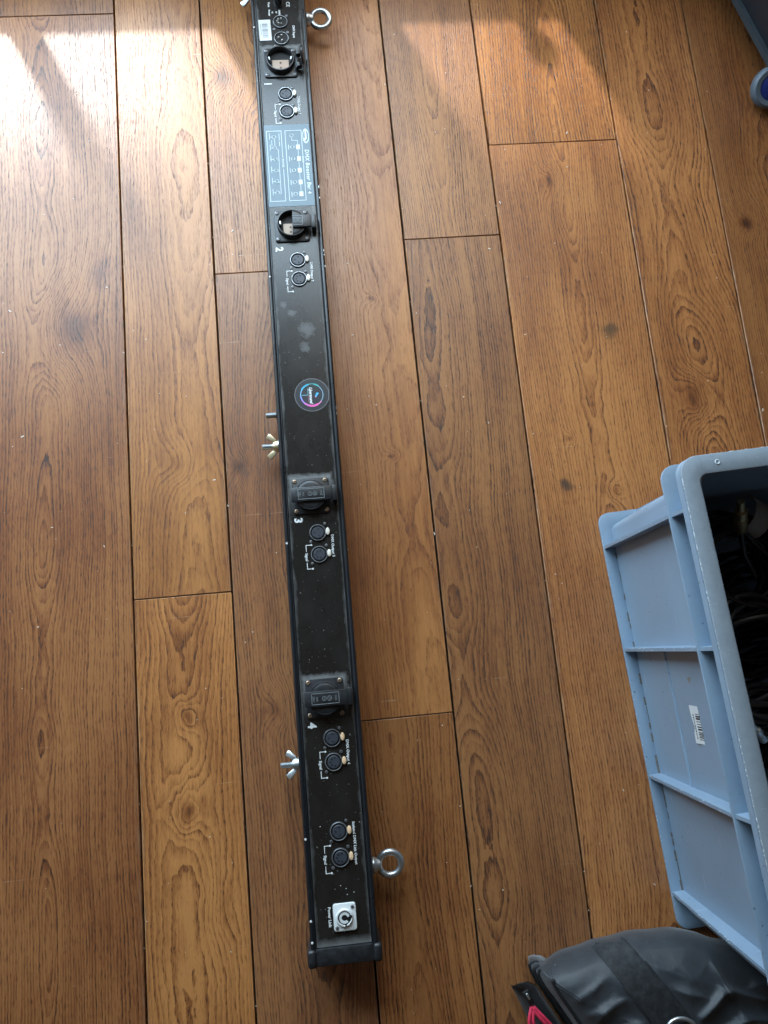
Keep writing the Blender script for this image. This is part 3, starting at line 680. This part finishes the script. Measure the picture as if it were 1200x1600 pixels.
# ribs
def rib_x(side, y, wid=.0042):
    pts = []
    b = NB()
    for (z, o) in ((.0062, HX - .0012), (.2658, RX - .0022)):
        pts.append((wall_at(z)[0] - .0008, o, z))
    v = []
    for xi, xo, z in pts:
        for xx in (xi, xo):
            for yy in (-wid / 2, wid / 2): v.append(b.verts.new((side * xx, y + yy, z)))
    for f in ((0, 1, 3, 2), (4, 6, 7, 5), (0, 4, 5, 1), (2, 3, 7, 6), (0, 2, 6, 4), (1, 5, 7, 3)): b.faces.new([v[i] for i in f])
    bmesh.ops.recalc_face_normals(b, faces=list(b.faces)); obj('rib', b, m_crate, cr)
    b = NB(); w0 = wall_at(.29)[0]; box(b, min(side * w0, side * (RX - .0035)), max(side * w0, side * (RX - .0035)), y - wid / 2, y + wid / 2, .2698, HT - .0037); obj('short_rib', b, m_crate, cr)
def rib_y(side, x, wid=.0032):
    b = NB(); v = []
    for z, o in ((.0062, HY - .0012), (.2658, RY - .0022)):
        for yy in (wall_at(z)[1] - .0008, o):
            for xx in (-wid / 2, wid / 2): v.append(b.verts.new((x + xx, side * yy, z)))
    for f in ((0, 1, 3, 2), (4, 6, 7, 5), (0, 4, 5, 1), (2, 3, 7, 6), (0, 2, 6, 4), (1, 5, 7, 3)): b.faces.new([v[i] for i in f])
    bmesh.ops.recalc_face_normals(b, faces=list(b.faces)); obj('rib', b, m_crate, cr)
RIBY = (.235, .087, -.086, -.238)
for s in (-1, 1):
    for y in RIBY: rib_x(s, y)
    for x in (-.12, -.04, .04, .12): rib_y(s, x)
# thin ridge low on the middle panel, grime in the flange corner, chips along the rim
def wallx(z, out=0): return -(wall_at(z)[0] + out)
b = NB(); tube(b, [(wallx(.118, .0002), y, .118) for y in (-.0840, 0, .0850)], .0019, 8); obj('ridge', b, m_crate, cr)
b = NB(); rnd = random.Random(3); y = .225
while y > -.23:
    l = rnd.uniform(.004, .022); ww = rnd.uniform(.0006, .0026)
    box(b, wallx(.0062, ww), wallx(.0062, 0), y - l, y, .0061, .0061 + rnd.uniform(.0003, .0014)); y -= l + rnd.choice([0, .002, .006, .018])
tag(obj('grime', b, m_grime, cr), kind='stuff')
b = NB()
def blob(x, y, z, sx, sy, sz):
    bb = bmesh.new(); bmesh.ops.create_icosphere(bb, subdivisions=1, radius=1)
    for v in bb.verts: v.co *= rnd.uniform(.6, 1.25)
    join(b, bb, Matrix.Translation((x, y, z)) @ Matrix.Diagonal((sx, sy, sz, 1)))
for i in range(110):
    y = rnd.choice([rnd.uniform(-.24, .27), rnd.gauss(-.10, .05), rnd.gauss(.2, .03)]); y = max(-.265, min(.265, y))
    blob(-RX + .0002, y, HT - rnd.uniform(.0004, .0010), rnd.uniform(.0003, .0008), rnd.uniform(.0005, .0022), .0005)
for i in range(30): blob(rnd.uniform(-RX + .02, RX - .02), RY - .0002, HT - .0007, rnd.uniform(.0005, .003), .0005, .0005)
for i in range(60):
    q = rnd.choice(RIBY); z = rnd.uniform(.01, .262); xo = HX - .0012 + (RX - .001 - HX) * z / .266
    blob(-xo, q + rnd.choice([-.0014, .0014]), z, .0004, .0005, rnd.uniform(.0006, .0028))
for i in range(50): blob(-HX + .0003, rnd.uniform(-.265, .265), .0056, .0004, rnd.uniform(.0004, .0018), .0005)
tag(obj('edge_scuffs', b, m_chip, cr), kind='stuff')
b = NB(); torus(b, .0022, .0006, (-RX + .042, RY - .010, HT + .0002), seg=16, rs=6); obj('moulding_mark', b, m_chip, cr)
# price sticker on the wall, following its slope
sl = math.atan2(WT - WB, HT)
Ms = Matrix.Translation((wallx(.182, .0003), -.004, .182)) @ Matrix.Rotation(sl, 4, 'Y') @ Matrix.Rotation(R(-90), 4, 'Y') @ Matrix.Scale(1.2, 4)
b = NB(); prism(b, [(-.0130, -.0180), (.0160, -.0180), (.0160, .0160), (.0140, .0180), (-.0125, .0190), (-.0125, .013), (-.0110, .004), (-.0095, -.003), (-.0125, -.008)], 0, .0002); stk = obj('price_sticker', b, m_white, cr); stk.matrix_local = Ms
b = NB(); yy = -.0140
while yy < .0115:
    h = rnd.choice([.0006, .0010, .0015]); box(b, -.0035, .0045 + rnd.uniform(-.001, .001), yy, yy + h, .0003, .0004); yy += h + rnd.choice([.0007, .0012, .0018])
yy = -.0150
while yy < .0125: h = rnd.uniform(.0008, .002); box(b, .0085, .0110, yy, yy + h, .0003, .0004); box(b, -.0085, -.0068, yy * .9, yy * .9 + h, .0003, .0004); yy += h + .0012
obj('barcode', b, m_black, stk)
# dirt spot under a rib
b = NB(); lathe(b, [(0, 0), (.004, 0), (.0025, .0015), (0, .002)], (wallx(.235), -.118, .235), (-1, 0, 0), 9); obj('dirt_spot', b, m_zinc, cr)

# ------------------------------------------------------------------ cables inside the crate
m_cable = plain('black_cable', (0.010, 0.010, 0.011), 0.42)
m_tape = plain('pale_tape', (0.52, 0.50, 0.47), 0.7, var=.1)
m_brass = plain('brass_plug', (0.36, 0.27, 0.14), 0.4, .9)
def in_crate(x, y, z): return ctr + Matrix.Rotation(CR, 3, 'Z') @ Vector((x, y, z))
coil_specs = [(-.075, .175, .150, .068, .10, .35, 'black cable coil at the far end of the crate', True, False),
              (-.080, .060, .165, .070, -.15, .20, 'black cable coil with a pale tape tag beside the crate wall', True, False),
              (-.078, -.060, .150, .072, .20, -.1, 'black cable coil in the middle of the crate', True, True),
              (-.082, -.185, .155, .066, .1, .2, 'black cable coil nearest the bag end of the crate', True, True),
              (.075, .15, .165, .075, -.2, .1, 'black cable coil deep on the right of the crate, far end', False, False),
              (.075, -.01, .155, .078, .15, -.2, 'black cable coil deep on the right of the crate, middle', True, False),
              (.08, -.17, .160, .070, -.1, .1, 'black cable coil deep on the right of the crate, bag end', False, False),
              (-.03, .11, .08, .075, .05, .0, 'black cable coil under the others at the far end of the crate', False, False),
              (-.02, -.12, .08, .08, .0, .05, 'black cable coil under the others at the bag end of the crate', False, False),
              (.02, .0, .035, .10, .0, .0, 'wide black cable coil on the crate bottom', False, False)]
rnd = random.Random(21)
for k, (x, y, z, rr, tx, ty, lab, tp, pl) in enumerate(coil_specs):
    e = tag(empty('cable_coil', in_crate(x, y, z), CR), lab, 'cable', 'cable coils in the crate'); e.rotation_euler = (tx, ty, CR + k)
    for h in range(2):
        b = NB()
        pts = []; turns = 6
        for i in range(turns * 30):
            a = 2 * math.pi * i / 30; t_ = i / 30
            r2 = rr + .010 * math.sin(t_ * 2.1 + k) + .006 * math.sin(2 * a + t_ * 1.7) - h * .012
            pts.append((r2 * math.cos(a) * 1.08, r2 * math.sin(a) * .92, .010 * math.sin(t_ * 3.3 + h) + (h * 2 - 1) * .008 + .004 * math.sin(3 * a + t_)))
        tube(b, pts, .0033, 7); obj('cable_turns', b, m_cable, e)
    if tp:
        a = 1.1 + 1.3 * k; b = NB(); cx, cy = rr * math.cos(a), rr * math.sin(a)
        Mx = Matrix.Translation((cx, cy, .012)) @ Matrix.Rotation(a, 4, 'Z') @ Matrix.Scale(1.25, 4)
        bb = bmesh.new(); V = []
        for i in range(9):
            q = math.pi * i / 8; V.append([bb.verts.new((.020 * math.cos(q), yy, .017 * math.sin(q))) for yy in (-.011, .011)])
        for p, q in zip(V, V[1:]): bb.faces.new((p[0], p[1], q[1], q[0]))
        bmesh.ops.solidify(bb, geom=list(bb.faces), thickness=.0006); join(b, bb, Mx); obj('tape_tag', b, m_tape, e)
    if pl:
        b = NB(); lathe(b, [(0, 0), (.0062, 0), (.0066, .012), (.0058, .013), (.0058, .022), (.0035, .024), (.003, .040), (0, .042)], (rr * .5, .01, .02), (.8, .3, .35), 18); obj('plug', b, m_zinc, e)
e = tag(empty('plug_connector', in_crate(-.072, .228, .205), CR), 'brass coloured metal plug leaning on the inside of the crate end wall', 'plug')
b = NB(); lathe(b, [(0, 0), (.0075, 0), (.0085, .003), (.0085, .020), (.0070, .021), (.0070, .024), (.0078, .025), (.0078, .034), (.005, .036), (.0045, .05), (0, .052)], (0, -.012, -.02), (-.25, .62, .75), 22); obj('barrel', b, m_brass, e)
b = NB(); tube(b, [(-.012, .018, .015), (-.006, .002, -.008), (0, -.012, -.02), (.012, -.04, -.045), (.03, -.07, -.062)], .0033, 8); obj('lead', b, m_cable, e)

# ------------------------------------------------------------------ black nylon bag
g = G('black_nylon'); wt = g.n('ShaderNodeTexWave'); wt.inputs['Scale'].default_value = 260; wt.inputs['Distortion'].default_value = .4; g.t.links.new(g.mapv((1, 1, 1), (0, 0, 0), (0, 0, R(35))), wt.inputs['Vector']); wv = g.m('ADD', wt.outputs[1], g.noise(g.co(), 700, 2)); lv = g.noise(g.co(), 22, 4, .6)
g.bump(wv, .28, .0006); m_nylon = g.out(g.mix(g.rng(g.noise(g.co(), 420, 1), .76, .79, 0, .35), g.mix(g.rng(lv, .35, .7), (.014, .018, .023), (.030, .037, .046)), (.4, .4, .4)), g.rng(lv, .3, .7, .42, .56), 0, .5)
g.b.inputs['Sheen Weight'].default_value = .25
g = G('webbing'); wv = g.n('ShaderNodeTexWave'); wv.inputs['Scale'].default_value = 260; wv.inputs['Distortion'].default_value = .6; g.t.links.new(g.mapv((1, 1, 1), (0, 0, 0), (0, 0, R(-55))), wv.inputs['Vector']); g.bump(wv.outputs[1], .5, .0008)
m_web = g.out(g.mix(g.rng(g.noise(g.co(), 120, 4, .7), .4, .75, 0, .7), (.016, .018, .020), (.055, .060, .066)), .62, 0, .4)
m_pipe = plain('black_piping', (.010, .011, .012), .6, var=.3, vs=300)
m_red = plain('red_cord', (0.62, 0.035, 0.085), .5, var=.1, vs=300)
bag = tag(empty('equipment_bag', (.36, -.50, 0)), 'black nylon equipment bag with webbing strap and red zip cords beside the crate', 'bag')
OUT = [(224, -408), (230, -397), (250, -388), (279, -381), (320, -375), (361, -373), (398, -375), (430, -384), (458, -394), (500, -399), (580, -397), (650, -412), (690, -520), (660, -650), (560, -710), (450, -700), (352, -622), (290, -522), (247, -450)]
OUT = [Vector((x / 1000, y / 1000, 0)) for x, y in OUT]
def cat(P, n):
    res = []; m = len(P)
    for i in range(m):
        p0, p1, p2, p3 = P[i - 1], P[i], P[(i + 1) % m], P[(i + 2) % m]
        for k in range(n):
            t = k / n; res.append(.5 * ((2 * p1) + (-p0 + p2) * t + (2 * p0 - 5 * p1 + 4 * p2 - p3) * t * t + (-p0 + 3 * p1 - 3 * p2 + p3) * t ** 3))
    return res
OC = cat(OUT, 16); CEN = Vector((.44, -.54, 0)); NO = len(OC)
NRM = []
for i in range(NO):
    t = OC[(i + 1) % NO] - OC[i - 1]; n_ = Vector((t.y, -t.x, 0)).normalized()
    if n_.dot(OC[i] - CEN) < 0: n_ = -n_
    NRM.append(n_)
LF = [max(0, min(1, (n_.dot(Vector((-.87, -.5, 0))) - .55) / .35)) for n_ in NRM]
LEV = ((-.030, .004, .001), (-.012, .007, .018), (-.002, .006, .038), (0, .002, .058), (-.003, -.002, .074), (-.009, -.007, .086))
def lev(i, k): return OC[i] + NRM[i] * (LEV[k][0] * (1 - LF[i]) + LEV[k][1] * LF[i])
TR = [lev(i, 5) for i in range(NO)]
angs = [(math.atan2(p.y - CEN.y, p.x - CEN.x), (p - CEN).length) for p in TR]
def srad(x, y):
    a = math.atan2(y - CEN.y, x - CEN.x); d = math.hypot(x - CEN.x, y - CEN.y)
    best = min(angs, key=lambda t: abs((t[0] - a + math.pi) % (2 * math.pi) - math.pi)); return d / best[1]
def wrinkle(x, y):
    a = mnoise.noise(Vector((x * 10, y * 10, 0)))
    u, v = x * .62 - y * .78, x * .78 + y * .62          # along and across the strap
    w1 = a * 1.6 + .8 * mnoise.noise(Vector((x * 21, y * 21, 5)))
    r3 = 1 - abs(mnoise.noise(Vector((x * 40 + w1, y * 26 + a * 2, 1.7)))) * 3.0
    h = .006 * a + .0012 * max(0, r3) ** 2
    for x0, y0, x1, y1, wd, am in FOLDS:
        dx, dy = x1 - x0, y1 - y0; l2 = dx * dx + dy * dy
        t = max(0, min(1, ((x - x0) * dx + (y - y0) * dy) / l2)); ex, ey = x - x0 - dx * t, y - y0 - dy * t
        dd = math.hypot(ex, ey) * (1 + .25 * a); side = 1 if ex * dy - ey * dx > 0 else .55     # steeper on one flank
        h += am * math.exp(-abs(dd / (wd * side)) ** 1.4) * (.45 + .55 * math.sin(math.pi * (.12 + .76 * t)))
    # the stitched strap holds the cloth flat
    dx, dy = .173, -.264; t = ((x - .282) * dx + (y + .336) * dy) / (dx * dx + dy * dy); ds = math.hypot(x - .282 - dx * t, y + .336 - dy * t)
    m = max(0, min(1, (ds - .019) / .014)); m = m * m * (3 - 2 * m)
    return h * m + .005 * (1 - m)
FOLDS = [(.250, -.424, .304, -.396, .006, .006), (.262, -.441, .318, -.424, .007, .007), (.276, -.466, .334, -.452, .007, .007), (.243, -.402, .288, -.384, .006, .004), (.296, -.500, .350, -.478, .008, .007), (.268, -.452, .286, -.432, .005, .004),
         (.345, -.395, .372, -.405, .008, .005), (.360, -.420, .400, -.432, .009, .006), (.395, -.455, .432, -.428, .006, .009), (.432, -.428, .478, -.446, .006, .008), (.432, -.428, .424, -.402, .007, .008), (.405, -.480, .450, -.462, .008, .008), (.450, -.462, .520, -.475, .009, .008), (.470, -.430, .520, -.425, .008, .006), (.385, -.40, .40, -.42, .01, .004)]
def ztop(x, y):
    s = min(1.0, srad(x, y)); return .086 + .016 * (1 - s ** 9) + wrinkle(x, y) * (1 - s ** 9)
off = Vector((.36, -.50, 0))
bm = NB(); rings = []
for k in range(6):
    row = []
    for i in range(NO):
        q = lev(i, k); z = LEV[k][2]
        ww = mnoise.noise(Vector((q.x * 34, q.y * 34, z * 30))) * .0022 * (1 if k in (1, 2, 3, 4) else .15)
        q = q + NRM[i] * ww; row.append(bm.verts.new((q.x - off.x, q.y - off.y, z)))
    rings.append(row)
NS = 90
for k in range(1, NS):
    s = max(1 - k / NS, .004); row = []
    for p in TR:
        q = CEN + (p - CEN) * s; row.append(bm.verts.new((q.x - off.x, q.y - off.y, ztop(q.x, q.y))))
    rings.append(row)
for a, c_ in zip(rings, rings[1:]):
    for i in range(NO): bm.faces.new((a[i], a[(i + 1) % NO], c_[(i + 1) % NO], c_[i]))
bm.faces.new(rings[-1]); bm.faces.new(rings[0][::-1])
bmesh.ops.recalc_face_normals(bm, faces=list(bm.faces)); BVH = BVHTree.FromBMesh(bm); obj('bag_body', bm, m_nylon, bag, sharp=180)
# the left panel's seam, zip and welts run along the left edge only
left = [i for i in range(NO) if LF[i] > .02]
cut = max(range(len(left)), key=lambda k: (left[k] - left[k - 1]) % NO); left = left[cut:] + left[:cut]
def welt(name, k0, k1, t, rad, mat, push=.001):
    b = NB(); P_ = []
    for i in left:
        q = lev(i, k0).lerp(lev(i, k1), t) + NRM[i] * push; z = LEV[k0][2] * (1 - t) + LEV[k1][2] * t; P_.append((q.x - off.x, q.y - off.y, z))
    tube(b, P_, rad, 8); obj(name, b, mat, bag)
welt('piping', 4, 5, .95, .0024, m_pipe); welt('zip_tape', 2, 3, .9, .0017, m_pipe, .002); welt('zip_teeth', 2, 3, .3, .0024, m_pipe, .002); welt('welt', 1, 2, .5, .0017, m_pipe, .003)
def ribbon(name, a, c_, wdt, mat, lift=.0022, n=150):
    a, c_ = Vector((*a, 0)), Vector((*c_, 0)); d = (c_ - a).normalized(); s = Vector((-d.y, d.x, 0)); b = NB(); V = []
    last = [None] * 13
    for i in range(n, -1, -1):          # from the middle of the bag out to its edge
        p = a.lerp(c_, i / n); row = []
        for k in range(13):
            q = p + s * wdt * (k / 12 - .5) - off
            hit, nr = BVH.ray_cast(Vector((q.x, q.y, .5)), Vector((0, 0, -1)))[:2]
            if hit is not None and hit.z > .05: last[k] = hit + nr * lift * (1 if 0 < k < 12 else .15)
            row.append(b.verts.new(last[k] if last[k] is not None else (q.x, q.y, .1)))
        V.append(row)
    for p, q in zip(V, V[1:]):
        for k in range(12): b.faces.new((p[k], p[k + 1], q[k + 1], q[k]))
    bmesh.ops.recalc_face_normals(b, faces=list(b.faces)); obj(name, b, mat, bag, sharp=180)
ribbon('webbing_strap', (.299, -.362), (.455, -.60), .039, m_web, .0026)
ribbon('strap_patch', (.325, -.402), (.364, -.461), .042, m_web, .0048, 24)
zz = ztop(.366, -.464)
b = NB(); pts = [(.0185 * math.cos(R(a)), .0150 * math.sin(R(a)), .004 + .004 * math.sin(R(a))) for a in range(0, 181, 12)] + [(-.0185, -.006, .002), (.0185, -.006, .002)]
tube(b, pts, .0023, 10, True); obj('d_ring', b, m_zinc, bag, (.366 - off.x, -.463 - off.y, zz + .008), (R(-10), 0, R(-22)))
b = NB(); box(b, -.0155, .0155, -.020, .0035, -.001, .0060, .0018, 2); obj('ring_tab', b, m_web, bag, (.367 - off.x, -.4675 - off.y, zz + .008), (R(-8), 0, R(-22)))
# side flap, zip slider and red cords
b = NB(); F = [(.196, -.421, .036), (.206, -.417, .044), (.216, -.421, .050), (.226, -.440, .052), (.244, -.472, .050), (.264, -.510, .046), (.300, -.57, .04)]; G2 = [(.195, -.436, .004), (.197, -.445, .003), (.201, -.458, .002), (.210, -.480, .002), (.226, -.510, .002), (.250, -.550, .002), (.285, -.61, .002)]
n = 10; V = []
for t in range(len(F)):
    p, q = Vector(F[t]), Vector(G2[t]); row = []
    for k in range(n + 1):
        u = k / n; c_ = p.lerp(q, u); c_.z += .005 * math.sin(u * 7 + t * 1.4) * math.sin(math.pi * u); c_.x -= .007 * math.sin(math.pi * u) * (1 + .4 * math.sin(t * 2.1)); row.append(b.verts.new((c_.x - off.x, c_.y - off.y, max(.001, c_.z))))
    V.append(row)
for p, q in zip(V, V[1:]):
    for k in range(n): b.faces.new((p[k], p[k + 1], q[k + 1], q[k]))
bmesh.ops.solidify(b, geom=list(b.faces), thickness=.0015); bmesh.ops.recalc_face_normals(b, faces=list(b.faces)); obj('side_flap', b, m_nylon, bag, sharp=180)
sp_ = Vector((.2035 - off.x, -.4320 - off.y, .050))
b = NB(); box(b, -.0038, .0038, -.009, .009, 0, .005, .0014, 2); box(b, -.0016, .0016, -.004, .006, .0045, .0066, .0006, 1); zs = obj('zip_slider', b, m_pipe, bag, sp_, (0, 0, R(24)))
b = NB(); box(b, -.0014, .0014, -.0005, .0075, .0067, .0080, .0005, 1); obj('slider_bridge', b, m_zinc, zs)
for dx, dy, e_ in ((-.002, -.05, -.003), (.034, -.050, .012)):
    b = NB()
    for o_ in (-.0024, .0024):
        P_ = cat([Vector(q) for q in ((sp_.x + .002, sp_.y - .004, sp_.z + .004), (sp_.x + o_ * .6 + .003, sp_.y - .010, sp_.z + .005), (sp_.x + e_ + o_ + .002, sp_.y - .024, sp_.z + .007), (sp_.x + dx * .7 + o_ + .002, sp_.y + dy * .8, sp_.z + .005), (sp_.x + dx + o_ + .002, sp_.y + dy - .02, sp_.z), (sp_.x + dx + o_, sp_.y + dy - .03, sp_.z - .003))], 6)[6:24]
        tube(b, P_, .0022, 10)
    obj('zip_cord', b, m_red, bag)


# ------------------------------------------------------------------ dark case with wheel at the far right
m_case = plain('navy_case', (0.012, 0.016, 0.024), .5, var=.3, vs=40)
m_trim = plain('shaded_case_trim', (0.030, 0.045, 0.058), .5, var=.2)  # trim colour darkened for the shade in this corner
cs = tag(empty('trolley_case', (.886, 1.02, 0), R(16.5)), 'dark navy trolley case with a blue hubbed wheel at the upper right corner', 'case')
b = NB(); box(b, -.150, .45, -.118, .50, .035, .62, .012, 3); obj('case_body', b, m_case, cs)  # body made taller so that it shades the floor corner
b = NB(); strip(b, rrect(-.157, .456, -.125, .506, .018), rrect(-.1485, .4485, -.1165, .4985, .011), .048, .058); bmesh.ops.recalc_face_normals(b, faces=list(b.faces)); obj('edge_trim', b, m_trim, cs)
wc = (-.153, -.134, .033); axw = (-.35, -.55, .76)
m_tyre = plain('shaded_grey_tyre', (.10, .135, .17), .5); m_hub = plain('shaded_blue_hub', (.008, .02, .14), .4)  # tyre and hub colours darkened for the same corner shade
b = NB(); lathe(b, [(.020, -.012), (.027, -.013), (.031, -.008), (.031, .004), (.027, .009), (.020, .008)], wc, axw, 40); wh = obj('wheel', b, m_tyre, cs)
b = NB(); lathe(b, [(0, -.012), (.0202, -.012), (.0202, .006), (.012, .0095), (0, .0095)], wc, axw, 36); obj('hub', b, m_hub, wh)
b = NB(); lathe(b, [(0, .009), (.010, .009), (.009, .013), (0, .014)], wc, axw, 20); obj('axle_cap', b, m_plastic, wh)
b = NB(); box(b, -.150, -.10, -.150, -.110, .02, .052, .006, 2); obj('wheel_bracket', b, m_plastic, cs)
